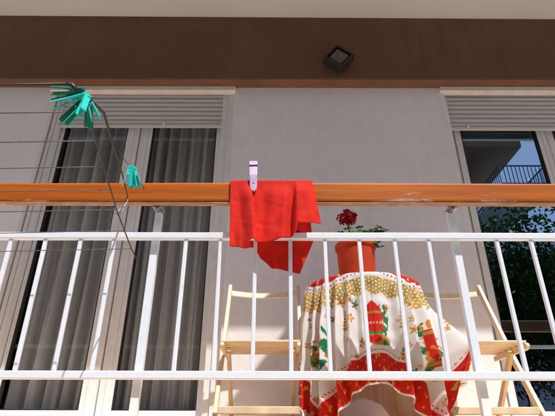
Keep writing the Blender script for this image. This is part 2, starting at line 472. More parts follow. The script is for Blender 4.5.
# curtains behind the left door
def curtain(x0b, x1b, x0t, x1t, y, label, seed, n=9):
    bm = bmesh.new(); rnd = random.Random(seed)
    ph = [rnd.uniform(0, 6.28) for _ in range(4)]
    rows = []
    NX, NZ = 160, 30
    for j in range(NZ+1):
        t = j/NZ; row = []
        a = x0b*(1-t)+x0t*t; b = x1b*(1-t)+x1t*t
        for i in range(NX+1):
            u = i/NX
            yy = y+(.060+.016*math.sin(u*11+ph[1]))*math.sin(u*n*6.28+ph[0]+.9*math.sin(2.2*t+ph[1])+1.3*math.sin(u*6+ph[2]))+.013*math.sin(u*n*2.7*6.28+ph[2]+2*t)+.02*math.sin(u*5+ph[3])
            row.append(bm.verts.new((a+(b-a)*u, yy, .04+2.62*t)))
        rows.append(row)
    for j in range(NZ):
        for i in range(NX): bm.faces.new((rows[j][i], rows[j][i+1], rows[j+1][i+1], rows[j+1][i]))
    o = mesh_obj('curtain', bm, M['curtain'], None, smooth=True)
    tag(o, label, 'curtain', 'curtains behind the left balcony door')
curtain(-1.86, -1.18, -1.88, -1.16, 3.44, 'sheer curtain behind the left pane of the left balcony door', 3, 6)
curtain(-1.16, -.44, -1.16, -.40, 3.44, 'sheer curtain behind the right pane of the left balcony door', 5, 7)

# ------------------------------------------------------------------ railing
RY = 1.95
rail = thing('balcony_railing', 'white steel balcony railing with upright bars and an orange wooden handrail', 'railing', (0, RY, 0))
def RP(name, bm, m, **k):
    o = mesh_obj(name, bm, m, rail, **k); o.matrix_parent_inverse = Matrix.Translation((0, -RY, 0)); return o
bm = bmesh.new()
HY0, HY1, HZ0, HZ1 = 1.902, 1.940, .906, 1.004
# handrail section with eased edges, slightly sagging along its length
sec = [(HY0+.006, HZ0), (HY0+.001, HZ0+.004), (HY0, HZ0+.010), (HY0, HZ1-.012), (HY0+.004, HZ1-.003), (HY0+.012, HZ1), (HY1-.01, HZ1), (HY1, HZ1-.01), (HY1, HZ0+.004), (HY1-.004, HZ0)]
rings = []
for i in range(61):
    x = -4.5+9*i/60
    rings.append([bm.verts.new((x, y+.0015*math.sin(x*3), z+.0018*math.sin(x*2.1+1))) for (y, z) in sec])
for a, b in zip(rings, rings[1:]):
    for k in range(len(sec)): bm.faces.new((a[k], a[(k+1) % len(sec)], b[(k+1) % len(sec)], b[k]))
bm.faces.new(rings[0]); bm.faces.new(rings[-1][::-1])
hr = RP('handrail', bm, M['handrail'])
hr.data.materials.append(mat('shade_painted_handrail_back', (.10, .05, .03), .8, var=.2, scale=8, stretch=(1, 6, 10)))  # back face coloured dark as painted shade, to mute its reflection in the panes
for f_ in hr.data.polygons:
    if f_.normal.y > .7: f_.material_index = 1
bm = bmesh.new(); box(bm, -4.5, 4.5, HY0+.004, HY1-.004, HZ0-.011, HZ0-.004)
RP('lower_lip', bm, mat('peeling_wood_edge', (.40, .20, .10), .8, var=.3, scale=12, stretch=(1, 4, 8), dirt=(.60, .46, .38), dscale=9), bevel=.002)
for nm, zc in (('top_rail', .748), ('bottom_rail', .152)):
    bm = bmesh.new(); box(bm, -4.5, 4.5, RY-.015, RY+.015, zc-.0155, zc+.0155); RP(nm, bm, M['white_metal'], bevel=.004)
posts = [-.558, .808, -2.0, 2.27]
bars = [-.411+.1555*k for k in range(8)] + [-.737, -.886, -1.042, -1.198, -1.354, -1.51, -1.665, -1.82] + [.984, 1.137, 1.292, 1.447, 1.602, 1.757, 1.912, 2.067]
for x in bars:
    bm = bmesh.new(); bar(bm, (x+random.uniform(-.002, .002), RY, .168), (x+random.uniform(-.002, .002), RY, .732), .0165, .0165)
    RP('baluster', bm, M['white_metal'], bevel=.003)
for x in posts:
    bm = bmesh.new()
    box(bm, x-.016, x+.016, RY+.018, RY+.048, .002, .879)
    box(bm, x-.012, x+.012, RY+.0155, RY+.0178, .14, .165)
    o = RP('post', bm, M['white_metal'], bevel=.003)
    bm = bmesh.new(); box(bm, x-.009, x+.009, 1.930, RY+.030, .880, .8935); box(bm, x-.022, x+.022, 1.93, RY+.04, .8875, .8945)
    mesh_obj('bracket', bm, M['steel'], o, bevel=.001).matrix_parent_inverse = Matrix.Identity(4)

# ------------------------------------------------------------------ towel
def towel():
    bm = bmesh.new()
    NU, NV = 96, 120
    X0, X1 = -.222, .158
    def sm(a, b, x):
        t = min(1, max(0, (x-a)/(b-a))); return t*t*(3-2*t)
    def lerp(keys, u):
        for (a, va), (b, vb) in zip(keys, keys[1:]):
            if u <= b: return va+(vb-va)*(u-a)/(b-a)
        return keys[-1][1]
    G = []
    for i in range(NU+1):
        u = i/NU
        fz = lerp([(0, .672), (.06, .668), (.26, .650), (.275, .690), (.5, .700), (.72, .712), (.79, .722), (.80, .762), (1, .765)], u)
        bz = lerp([(0, .72), (.28, .70), (.34, .655), (.48, .610), (.82, .578), (.84, .60), (1, .74)], u)
        row = []
        for j in range(NV+1):
            v = j/NV                    # 0 = back hem, 1 = front hem
            top = .5; half = .045
            if v < top-half:
                t = 1-v/(top-half); z = 1.008-(1.008-bz)*t; y = 1.947; s = -1; d = t
            elif v <= top+half:
                a = (v-top)/half        # -1..1
                z = 1.008+.004*math.cos(a*PI/2); y = 1.9205-.0285*a+.0*a; s = 0; d = 0
            else:
                t = (v-top-half)/(top-half); z = 1.008-(1.008-fz)*t; y = 1.892; s = 1; d = t
            x = X0+(X1-X0)*u
            if s == 1:
                # long folds opening towards the hem
                e1 = .25+.075*d; e2 = .765-.03*d
                f = .034*sm(0, .3, d)*sm(e1-.16, e1-.02, u)*(1-sm(e1-.004, e1+.012, u))
                f += .018*sm(.02, .3, d)*sm(e1+.10, e1+.30, u)*(1-sm(e2-.11, e2, u))
                f += .040*sm(0, .35, d)*sm(e2+.012, e2+.05, u)*(1-.5*sm(.9, 1, u))
                f += .004*d*math.sin(u*37+3*d)+.0025*abs(math.sin(u*17-6*d+1))*d
                y -= max(-.004, f) + .010*d
                x += (.030*d*sm(.75, 1, u)) + (.016*d*(1-sm(0, .25, u)))*.9
                z += .006*math.sin(u*9)*d
            elif s == -1:
                y += .006+.014*d*math.sin(u*13+1)+.012*d+.010*d*math.sin(u*29)
                if y < 1.974 and z < .77: y = 1.974
                x += .012*d*(1-u)+.008*d*math.sin(7*d)
            nzv = noise.noise(Vector((x*9, z*9, s*3.)))
            y -= (.006*nzv-.004*abs(noise.noise(Vector((x*16-z*10, z*7+x*3, 9+s))))-.0025*abs(noise.noise(Vector((x*9+z*26, z*12-x*4, 3)))))*d**.5*(1 if s >= 0 else -1)
            row.append(bm.verts.new((x, y, z)))
        G.append(row)
    for i in range(NU):
        for j in range(NV): bm.faces.new((G[i][j], G[i+1][j], G[i+1][j+1], G[i][j+1]))
    o = mesh_obj('red_cloth', bm, M['towel'], None, smooth=True)
    md = o.modifiers.new('solid', 'SOLIDIFY'); md.thickness = .0022; md.offset = 0
    tag(o, 'bright red cloth draped over the wooden handrail under a lilac clip', 'cloth')
towel()

# lilac towel clip on the handrail
cx = at(253.5, 175, 1.88).x
clip = thing('towel_clip', 'large lilac plastic clip gripping the red cloth on the handrail', 'clip', (cx, 1.92, .94), (0, R(-2), 0))
def clip_half(s):
    bm = bmesh.new()
    # outline in (x, z), extruded in y
    pr = [(.0165, .178), (.0195, .172), (.0195, .152), (.0165, .149), (.0165, .144), (.019, .141), (.019, .098), (.0165, .082), (.0165, .030), (.013, .012), (.006, .004)]
    outl = pr + [(-x, z) for x, z in pr[::-1]]
    y0, y1 = s*.036, s*.046
    lean = lambda z: s*(-.020*max(0, (z-.085))/.09 if z > .085 else 0)+ (s*0.0)
    f = [bm.verts.new((x, y0+lean(z), z)) for x, z in outl]; b = [bm.verts.new((x, y1+lean(z), z)) for x, z in outl]
    bm.faces.new(f); bm.faces.new(b[::-1])
    n = len(outl)
    for i in range(n): bm.faces.new((f[i], f[(i+1) % n], b[(i+1) % n], b[i]))
    return bm
for s in (-1, 1):
    jw = mesh_obj('jaw', clip_half(s), M['peg_lilac'], clip, bevel=.002)
    bm = bmesh.new(); yy = s*.0468
    lathe_r = []
    ring = [bm.verts.new((.0048*math.cos(k*PI/8), yy, .045+.0048*math.sin(k*PI/8))) for k in range(16)]
    bm.faces.new(ring); mesh_obj('hole', bm, M['black'], jw)
    bm = bmesh.new(); box(bm, -.003, .003, s*.0463 if s > 0 else -.0478, s*.0478 if s > 0 else -.0463, .060, .090); box(bm, .0065, .0125, min(s*.0463, s*.0478), max(s*.0463, s*.0478), .060, .090); box(bm, -.0125, -.0065, min(s*.0463, s*.0478), max(s*.0463, s*.0478), .060, .090)
    mesh_obj('grip_rib', bm, M['peg_lilac'], jw)
bm = bmesh.new(); tube(bm, [(-.019, 0, .118), (.019, 0, .118)], .011, 14); mesh_obj('spring', bm, M['steel'], clip, smooth=True)
bm = bmesh.new(); box(bm, -.0195, .0195, -.036, .036, .1440, .1495); mesh_obj('pivot', bm, M['black'], clip)

# ------------------------------------------------------------------ folding chairs
def chair(loc, label):
    t = thing('folding_chair', label, 'chair', loc, (0, 0, 0), 'folding wooden chairs either side of the table')
    hw = .200
    top = Vector((0, .225, .800)); foot = Vector((0, -.225, 0)); mid = Vector((0, .01, .40))
    for s in (-1, 1):
        bm = bmesh.new()
        prev = None
        pts = [Vector((s*(hw+.011), top.y*(1-k/8)+foot.y*k/8 + .012*math.sin(PI*k/8), top.z*(1-k/8)+foot.z*k/8)) for k in range(9)]
        for a, b in zip(pts, pts[1:]): bar(bm, a, b, .021, .038)
        bmesh.ops.remove_doubles(bm, verts=bm.verts, dist=.0008)
        mesh_obj('stile', bm, M['wood'], t, bevel=.003)
        bm = bmesh.new(); bar(bm, (s*(hw-.031), -.11, .345), (s*(hw-.031), .24, .0), .020, .034)
        mesh_obj('rear_leg', bm, M['wood'], t, bevel=.003)
        # seat side rail with rounded front end
        bm = bmesh.new()
        outl = [(.135, .362), (.135, .336), (-.225, .332), (-.247, .336), (-.258, .346), (-.258, .356), (-.247, .365), (-.225, .368)]
        xa, xb = s*(hw-.001)-.0, s*(hw-.019)
        f = [bm.verts.new((xa, y, z)) for y, z in outl]; b = [bm.verts.new((xb, y, z)) for y, z in outl]
        bm.faces.new(f); bm.faces.new(b[::-1])
        for i in range(len(outl)): bm.faces.new((f[i], f[(i+1) % 8], b[(i+1) % 8], b[i]))
        mesh_obj('seat_rail', bm, M['wood'], t, bevel=.002)
        bm = bmesh.new(); tube(bm, [(s*(hw+.0235), .024, .355), (s*(hw+.0275), .024, .355)], .009, 12); mesh_obj('bolt', bm, M['steel'], t)
    bm = bmesh.new()
    for k in range(6):
        y0 = -.235+k*.061; box(bm, -hw+.002, hw-.002, y0, y0+.052, .3685, .380)
    mesh_obj('seat', bm, M['wood'], t, bevel=.003)
    # bowed top slat
    bm = bmesh.new(); n = 14; pr = None
    for k in range(n+1):
        x = -hw+.0+2*hw*k/n; y = .213+.022*math.cos((k/n-.5)*PI)-.0; dz = -.010*math.cos((k/n-.5)*PI)
        q = [bm.verts.new((x, y-.008, .738+dz)), bm.verts.new((x, y+.008, .736+dz)), bm.verts.new((x, y+.018, .768+dz)), bm.verts.new((x, y+.002, .770+dz))]
        if pr:
            for i in range(4): bm.faces.new((pr[i], pr[(i+1) % 4], q[(i+1) % 4], q[i]))
        else: bm.faces.new(q)
        pr = q
    bm.faces.new(pr[::-1])
    mesh_obj('back_slat', bm, M['wood'], t)
    bm = bmesh.new(); box(bm, -hw, hw, -.208, -.188, .040, .074); mesh_obj('front_rung', bm, M['wood'], t, bevel=.003)
    bm = bmesh.new(); box(bm, -hw+.042, hw-.042, .178, .198, .060, .09); mesh_obj('rear_rung', bm, M['wood'], t, bevel=.003)
    return t
CHY = 2.63
ch1 = chair((-.085, CHY, 0), 'folding wooden chair left of the table, behind the red cloth')
ch2 = dup(ch1, (1.045, CHY, 0), label='folding wooden chair right of the table, its seat under a corner of tablecloth')

# ------------------------------------------------------------------ table
TX, TY, TR, TZ = .474, 2.58, .322, .69
tb = thing('round_table', 'small round table hidden under the printed tablecloth', 'table', (TX, TY, 0))
bm = bmesh.new(); r = lathe(bm, [(.001, TZ-.035), (TR-.03, TZ-.035), (TR-.006, TZ-.03), (TR-.006, TZ-.006), (TR-.012, TZ-.004), (.001, TZ-.004)])
mesh_obj('tabletop', bm, M['leg_wood'], tb)
for a in (45, 135, 225, 315):
    ca, sa = math.cos(R(a)), math.sin(R(a))
    bm = bmesh.new(); tube(bm, [(.26*ca, .26*sa, 0), (.22*ca, .22*sa, TZ-.036)], [.014, .018], 12); mesh_obj('leg', bm, M['wood'], tb, smooth=True)

# ------------------------------------------------------------------ tablecloth: small position-based cloth solver
LC = 1.72
def drape(n=505):
    """the square cloth laid over the round table: flat on top, falling in folds whose depth grows with the drop"""
    NP, ND = 1441, 160
    ph = np.linspace(-PI, PI, NP); dmax = 1.02; dd = np.linspace(0, dmax, ND); ds = dd[1]-dd[0]
    deg = np.degrees(ph)
    ridges = [(-78, .055, 4), (-67, .070, 3.6), (-55, .062, 3.4), (-44, .080, 4.), (-32, .062, 3.4), (-22, .050, 3.2), (-12, .020, 3), (3, .026, 7), (19, .056, 3.6), (30, .066, 3.8), (43, .080, 4.6), (56, .045, 3.5), (69, .040, 3.), (80, .03, 3)]
    rr_ = random.Random(5); q = 80
    while q < 272:
        ridges.append((q if q <= 180 else q-360, rr_.uniform(.035, .06), rr_.uniform(4.5, 6.5))); q += rr_.uniform(13, 18)
    B = np.full(NP, -.016)
    for c, hgt, wd in ridges:
        dlt = (deg-c+180) % 360-180
        B += hgt*np.exp(-(dlt/wd)**2)
    valley = np.gradient(B, ph)
    fl = np.exp(-np.abs(((deg-62+180) % 360-180)/12.5)**2.2)
    g = 1-np.exp(-dd/.16)
    def flare(d):
        t = np.clip((d-.09)/.33, 0, 1); up_ = .205*t**1.15
        return np.where(d < .42, up_, .205-.50*(d-.42))
    Rr = TR+.004+.004*g[None, :]+.015*dd[None, :]+B[:, None]*(g*(1+.55*dd))[None, :]*(1-.35*fl[:, None])+fl[:, None]*flare(dd)[None, :]
    # round the table edge
    edge = np.clip(dd/.022, 0, 1)
    dr = np.gradient(Rr, ds, axis=1); dr = np.clip(dr, -.85, .93)
    dr = dr*edge[None, :]+(1-edge)[None, :]*.93
    Z = -np.cumsum(np.sqrt(1-dr**2)*ds, axis=1); Z = Z-Z[:, :1]
    Rr = TR-.006+np.cumsum(dr*ds, axis=1); Rr = Rr-Rr[:, :1]+TR-.006
    # tangential lean that turns ridges into hanging loops
    T = -.0*valley[:, None]*(g*dd*3.2)[None, :]*(1-fl[:, None])
    gg = np.linspace(-LC/2, LC/2, n)
    A, Bc = np.meshgrid(gg, gg, indexing='ij')
    rot = R(-3)
    a2 = A*math.cos(rot)-Bc*math.sin(rot); b2 = A*math.sin(rot)+Bc*math.cos(rot)+.004
    rho = np.hypot(a2, b2); phi = np.arctan2(a2, -b2); d = np.clip(rho-(TR-.006), 0, dmax-.001)
    fi = (phi+PI)/(2*PI)*(NP-1); i0 = np.clip(np.floor(fi).astype(int), 0, NP-2); u = fi-i0
    fj = d/ds; j0 = np.clip(np.floor(fj).astype(int), 0, ND-2); v = fj-j0
    def bil(Q): return (Q[i0, j0]*(1-u)+Q[i0+1, j0]*u)*(1-v)+(Q[i0, j0+1]*(1-u)+Q[i0+1, j0+1]*u)*v
    rad = np.where(rho > TR-.006, bil(Rr), rho); z = np.where(rho > TR-.006, bil(Z), 0)
    # fine creases: ironing folds and small wrinkles
    w1 = vnoise(A, Bc, 11, 21)-.5; w2 = vnoise(A, Bc, 27, 22)-.5
    hang = np.clip(d/.12, 0, 1)
    rad = rad+hang*(.012*w1+.005*w2)-.004*hang*np.exp(-(A/.006)**2)
    ph2 = phi+bil(T)/np.maximum(rad, .1)
    z = TZ+.003+z+hang*.004*w1+.0015*(1-hang)*w2
    pud = np.clip(.02-z, 0, 1); rad = rad+pud*.6; z = np.maximum(z, .006+.010*(w2+.5))
    X = np.stack([rad*np.sin(ph2), -rad*np.cos(ph2), z], -1)
    # rests on the seat of the right chair
    sx0 = 1.045-.205-TX; fy = CHY-.262-TY
    m = (X[..., 0] > sx0-.006) & (X[..., 2] < .392)
    front = m & (X[..., 1] < fy+.10)
    X[..., 1] = np.where(front, np.minimum(X[..., 1], fy-.008-.022*np.clip(1.9-phi, 0, 1.5)+.02*np.clip(X[..., 1]-fy, -.1, .2)-.0), X[..., 1])
    X[..., 2] = np.where(m & ~front, .392+.012*np.clip(phi, 0, 3)+.02*(.392-X[..., 2]), X[..., 2])
    sel = (X[..., 0] > .18)[1:-1, 1:-1, None]
    for _ in range(14):
        av = (X[:-2, 1:-1]+X[2:, 1:-1]+X[1:-1, :-2]+X[1:-1, 2:])/4
        X[1:-1, 1:-1] = np.where(sel, av, X[1:-1, 1:-1])
    return X

def vnoise(a, b, f, seed):
    """cheap smooth value noise"""
    rs = np.random.RandomState(seed); T = rs.rand(64, 64)
    x = a*f+100; y = b*f+100
    xi = np.floor(x).astype(int); yi = np.floor(y).astype(int); u = x-xi; v = y-yi
    u = u*u*(3-2*u); v = v*v*(3-2*v)
    g = lambda i, j: T[i % 64, j % 64]
    return (g(xi, yi)*(1-u)+g(xi+1, yi)*u)*(1-v)+(g(xi, yi+1)*(1-u)+g(xi+1, yi+1)*u)*v

def print_colours(a, b, L):
    """the Christmas print in flat cloth coordinates (a: across, b: depth, front is -b)"""
    H = L/2
    white = np.array([.86, .84, .82]); red = np.array([.66, .028, .015]); gold = np.array([.46, .29, .06]); green = np.array([.02, .22, .09])
    pale = np.array([.80, .66, .36]); dred = np.array([.30, .02, .02]); dark = np.array([.05, .04, .03]); orange = np.array([.75, .24, .04])
    col = np.ones(a.shape+(3,))*white
    rho = np.hypot(a, b); phi = np.arctan2(a, -b); m = np.maximum(abs(a), abs(b))
    def put(mask, c): col[mask] = c
    lob = np.abs(np.sin(2*phi))**1.6
    rc = .296+.072*lob
    n1 = vnoise(a, b, 60, 1); n2 = vnoise(a, b, 110, 2); n3 = vnoise(a, b, 34, 3)
    # centre: red with gold specks, white scallop line
    put(rho < rc, red); put((rho < rc) & (n1 > .86), pale)
    put(abs(rho-rc) < .006, white)
    dots = (np.sin(phi*110) > .2) & (abs(rho-rc-.014) < .0045); put(dots, dred)
    # gold festoon band
    g0 = rc+.050-.030*lob; g1 = g0+.085+.020*lob+.010*np.sin(phi*28)
    band = (rho > g0) & (rho < g1)
    put(band, gold); put(band & (n3 > .55), gold*1.35); put(band & (n3 < .22), gold*.72)
    cl = .019; qa = (a+50) % cl-cl/2; qb = (b+50+((np.floor((a+50)/cl) % 2)*cl/2)) % cl-cl/2
    put(band & (qa**2+qb**2 < (.0042+.003*n1)**2), np.array([.82, .72, .48])); put(band & (n2 > .88), white)
    # red motifs: big lanterns to the four sides, candles towards the corners
    for k in range(8):
        p0 = k*PI/4
        t = a*math.cos(p0)+b*math.sin(p0); q = a*math.sin(p0)-b*math.cos(p0)    # along the ray
        if k % 2 == 0:
            qc = .575; s = 1.; 
        else:
            qc = .70; s = 1.05
        y = (q-qc)/s; x = t/s/(1.65 if k % 2 == 0 else 1.3)
        if k % 2 == 0:
            wr = (((x-.048)/.032)**2+((y+.01)/.085)**2 < 1) & (q > 0)
            put(wr & (n1 > .42), green)
            put(wr & (n2 > .80), red)
            w2 = (((x-.03)/.06)**2+((y-.085)/.028)**2 < 1) & (q > 0)
            put(w2, gold); put(w2 & (n1 > .6), orange); put(w2 & (n3 < .35), green)
            body = (abs(x) < .046*np.sqrt(np.clip(1-(np.maximum(0, np.abs(y-.01)-.03)/.068)**2, 0, 1))) & (y > -.062) & (y < .100) & (q > 0)
            cap = (abs(x) < .036*(1-((-.056-y)/.050)**1.3*np.sign(np.maximum(-.056-y, 0)))) & (y <= -.056) & (y > -.105) & (q > 0)
            put(body, red*1.05); put(cap, red*1.15)
            put(body & (abs(y+.045) < .005), gold); put(body & (abs(y-.052) < .005), green*1.4); put(body & (abs(y-.062) < .004), gold)
            put(body & (abs(y-.005) < .004) & (np.sin(x*420) > .1) & (abs(x) < .036), np.array([.8, .62, .58]))
        else:
            leaf = ((x/.075)**2+((y)/.125)**2 < 1) & (q > 0)
            put(leaf & (n3 > .60), green); put(leaf & (n1 > .72), gold); put(leaf & (n2 > .84), orange)
            body = (abs(x) < .026) & (abs(y) < .085) & (q > 0)
            put(body, red*.9); put(body & (n1 > .7), orange); put(body & (abs(abs(y)-.07) < .008), gold)
            fl = ((x/.012)**2+((y+.105)/.022)**2 < 1) & (q > 0); put(fl, orange)
    # small gold trees and stars between the motifs
    for k in range(8):
        p0 = (k+.5)*PI/4
        t = a*math.cos(p0)+b*math.sin(p0); q = a*math.sin(p0)-b*math.cos(p0); y = q-.565
        tree = (y > -.05) & (y < .03) & (abs(t) < .006+.26*(y+.05)) & (abs(np.sin(y*180)) > .35) & (q > 0)
        put(tree, gold); put(tree & (n2 > .7), orange)
        put(((t/.03)**2+((y-.042)/.009)**2 < 1) & (q > 0), gold*1.1)
        st = ((t-.01)**2+(y-.095)**2 < .014**2) & (q > 0); put(st, orange); put(((t-.01)**2+(y-.095)**2 < .007**2) & (q > 0), gold)
    # scattered sprigs: small holly leaves, gold bells and orange flowers
    rs = np.random.RandomState(12)
    for k in range(330):
        an = rs.uniform(0, 2*PI); q0 = rs.uniform(.465, .98); r0 = rs.uniform(.009, .023); ty = rs.randint(0, 4)
        if min(abs((an+PI/8) % (PI/4)-PI/8), 1)*q0 < .070 and q0 < .80: continue
        t = a*math.cos(an)+b*math.sin(an); q = a*math.sin(an)-b*math.cos(an)-q0; rr2 = t*t+q*q
        c0 = [gold, orange, green, gold*1.2][ty]
        petal = np.sqrt(rr2) < r0*(.75+.35*np.sin(5*np.arctan2(t, q)))
        put(petal, c0); put(rr2 < (r0*.35)**2, [red, pale, red, orange][ty])
    # red border with gold stars, white dotted line inside it
    bw = np.where((a > 0) & (a > abs(b)), .185, .138)
    bor = m > H-bw
    put(bor, red)
    cell = .046; ca = (a+50) % cell-cell/2; cb = (b+50+((np.floor((a+50)/cell) % 2)*cell/2)) % cell-cell/2
    put(bor & (ca**2+cb**2 < (.0035+.004*n3)**2), gold*1.5)
    put(bor & (n3 > .80) & (n1 > .55), gold*1.3); put(bor & (n3 < .10) & (n1 > .6), dred)
    put((abs(m-(H-bw)) < .0045), white*1.0)
    put((abs(m-(H-bw-.014)) < .004) & (np.sin((a+b*1.0)*300) > 0), red)
    put(m > H-.007, white)
    return col

XU = drape(); NU_ = XU.shape[0]
gg = np.linspace(-LC/2, LC/2, NU_)
AA, BB = np.meshgrid(gg, gg, indexing='ij')
cols = print_colours(AA, BB, LC)
me = bpy.data.meshes.new('tablecloth')
idx = np.arange(NU_*NU_).reshape(NU_, NU_)
quads = np.stack([idx[:-1, :-1], idx[1:, :-1], idx[1:, 1:], idx[:-1, 1:]], -1).reshape(-1, 4)
me.vertices.add(NU_*NU_); me.vertices.foreach_set('co', XU.reshape(-1).astype(np.float32))
me.loops.add(quads.size); me.loops.foreach_set('vertex_index', quads.ravel().astype(np.int32))
me.polygons.add(len(quads)); me.polygons.foreach_set('loop_start', (np.arange(len(quads))*4).astype(np.int32))
me.polygons.foreach_set('use_smooth', np.ones(len(quads), bool))
me.update(calc_edges=True)
ca = me.color_attributes.new('print', 'FLOAT_COLOR', 'POINT')
rgba = np.ones((NU_*NU_, 4), np.float32); rgba[:, :3] = cols.reshape(-1, 3)
ca.data.foreach_set('color', rgba.ravel())
me.materials.append(M['cloth'])
tc = link(bpy.data.objects.new('tablecloth', me)); tc.location = (TX, TY, 0)
tag(tc, 'white tablecloth with red borders and a gold and green festive print over the table', 'tablecloth')

# ------------------------------------------------------------------ geranium in its pot
PX, PY, PZ = .459, 2.59, TZ+.006
pot = thing('flower_pot', 'orange plastic flower pot standing on the round table', 'flower pot', (PX, PY, PZ))
bm = bmesh.new(); lathe(bm, [(.001, 0), (.092, 0), (.096, .004), (.108, .222), (.1135, .223), (.116, .227), (.1175, .245), (.1155, .25), (.113, .25), (.111, .235), (.104, .22), (.001, .22)], 56)
for v_ in bm.verts: v_.co.x *= 1.03; v_.co.y *= 1.03; v_.co.z *= 1.09
mesh_obj('pot_body', bm, M['pot'], pot, smooth=True).modifiers.new('e', 'EDGE_SPLIT').split_angle = R(35)
bm = bmesh.new()
rr = [.001, .05, .1045]; rings = [[bm.verts.new((q*math.cos(k*PI/12), q*math.sin(k*PI/12), .255+random.uniform(-.004, .004))) for k in range(24)] for q in rr]
for a, b in zip(rings, rings[1:]):
    for k in range(24): bm.faces.new((a[k], a[(k+1) % 24], b[(k+1) % 24], b[k]))
mesh_obj('soil', bm, M['soil'], pot)
ger = thing('geranium', 'dark red geranium with one flower head and small green leaves in the pot', 'plant', (PX, PY, PZ+.255))
ger.scale = (1.2, 1.2, 1.05)
rnd = random.Random(11)
bm = bmesh.new()
head = Vector((-.030, -.02, .180))
stems = [[(0, 0, 0), (-.008, 0, .06), (-.03, -.01, .12), tuple(head)], [(0.01, 0, 0), (.03, 0, .045), (.065, -.01, .075), (.115, -.01, .085)],
         [(-.01, 0, 0), (-.03, 0, .03), (-.055, -.01, .07)], [(.01, .01, 0), (.04, .02, .02), (.09, .02, .028)], [(0, 0, 0), (.02, -.02, .05), (.06, -.03, .06)],
         [(0, 0, 0), (.0, .0, .06), (.025, -.01, .11)]]
for s in stems: tube(bm, s, [.0045]*(len(s)-1)+[.002], 7)
mesh_obj('stem', bm, M['stem'], ger, smooth=True)
def leaf_bm(bm, c, r, nrm):
    nrm = nrm.normalized(); u = nrm.orthogonal().normalized(); u.rotate(Matrix.Rotation(rnd.uniform(0, 6.28), 3, nrm)); v = nrm.cross(u)
    cv = bm.verts.new(c-nrm*r*.25); ring = []
    n = 30
    for k in range(n):
        a = 2*PI*k/n; rad = r*(1+.10*math.sin(7*a))*(.45 if k in (0,) else 1)
        ring.append(bm.verts.new(c+(u*math.cos(a)+v*math.sin(a))*rad+nrm*(.12*r*math.sin(7*a+1))))
    for k in range(n): bm.faces.new((cv, ring[k], ring[(k+1) % n]))
for c, r_ in (((.115, -.01, .088), .030), ((.075, -.02, .078), .026), ((.135, 0, .070), .022), ((-.055, -.01, .072), .022), ((.095, .02, .028), .028), ((.06, -.03, .058), .027), ((-.07, -.03, .052), .017),
              ((.12, .01, .034), .022), ((.028, -.01, .112), .016), ((-.02, -.04, .045), .022), ((.02, -.05, .03), .024), ((.10, -.04, .060), .020), ((.05, .03, .09), .02), ((-.03, .03, .03), .03), ((.085, -.05, .012), .026), ((.11, -.02, -.012), .024), ((.145, -.01, .055), .024), ((.10, -.02, .10), .024), ((.13, -.03, .10), .020), ((.055, -.02, .085), .024), ((-.05, -.03, .03), .028), ((-.08, -.02, .06), .02), ((.0, -.05, .055), .026), ((.045, -.055, .045), .026), ((.15, -.02, .085), .018), ((.115, -.045, .03), .026), ((-.035, -.04, .085), .02), ((.08, -.05, -.01), .024), ((.03, -.06, .0), .026), ((.0, .03, .08), .03)):
    bm = bmesh.new(); leaf_bm(bm, Vector(c)+Vector((0, 0, .016)), r_*1.3, Vector((rnd.uniform(-.5, .5), -.6+rnd.uniform(-.4, .3), .8))); mesh_obj('leaf', bm, M['leaf'], ger, smooth=True)
bm = bmesh.new()
for k in range(150):
    d = Vector((rnd.gauss(0, 1), rnd.gauss(0, 1), rnd.gauss(0, 1)*.9)).normalized(); c = head+Vector(rnd.choice(((-.022, 0, -.006), (.016, 0, .010), (.008, -.01, -.016), (-.006, 0, .018))))+d*rnd.uniform(.008, .032)
    for q in range(5):
        a = q*2*PI/5+rnd.random(); u = d.orthogonal().normalized(); v = d.cross(u); e = (u*math.cos(a)+v*math.sin(a)); f = d.cross(e)
        p0 = c; p1 = c+e*.009+f*.0065+d*.002; p2 = c+e*.016+d*.006; p3 = c+e*.009-f*.0065+d*.002
        bm.faces.new([bm.verts.new(p) for p in (p0, p1, p2, p3)])
mesh_obj('flower_head', bm, M['petal'], ger)

# ------------------------------------------------------------------ bulkhead lamp on the beam
lc = at(338, 59, BF-.06)
lamp = thing('wall_lamp', 'small black square lamp mounted cornerwise on the brown beam', 'lamp', (lc.x, BF, lc.z), (0, R(38), 0))
bm = bmesh.new(); s = .096
box(bm, -s*.8, s*.8, -.030, -.001, -s*.8, s*.8); mesh_obj('back_plate', bm, M['black'], lamp, bevel=.004)
bm = bmesh.new()
def frame_ring(bm, so, si, y0, y1, sf=None):
    sf = sf or so
    o0 = [bm.verts.new((x*so, y1, z*so)) for x, z in ((-1,-1),(1,-1),(1,1),(-1,1))]
    o1 = [bm.verts.new((x*sf, y0, z*sf)) for x, z in ((-1,-1),(1,-1),(1,1),(-1,1))]
    i1 = [bm.verts.new((x*si, y0, z*si)) for x, z in ((-1,-1),(1,-1),(1,1),(-1,1))]
    i0 = [bm.verts.new((x*si, y1, z*si)) for x, z in ((-1,-1),(1,-1),(1,1),(-1,1))]
    for k in range(4):
        l = (k+1) % 4
        for A_, B_ in ((o0, o1), (o1, i1), (i1, i0), (i0, o0)): bm.faces.new((A_[k], A_[l], B_[l], B_[k]))
frame_ring(bm, s, s-.022, -.105, -.031, s-.006)
mesh_obj('housing', bm, M['black'], lamp, bevel=.002)
mg = mat('yellowed_lamp_glass', (.10, .09, .055), .25, var=.2, scale=20)
bm = bmesh.new(); g = s-.0235
lo = [bm.verts.new((x*g, -.070, z*g)) for x, z in ((-1,-1),(1,-1),(1,1),(-1,1))]; hi = [bm.verts.new((x*g*.8, -.094, z*g*.8)) for x, z in ((-1,-1),(1,-1),(1,1),(-1,1))]
bm.faces.new(hi)
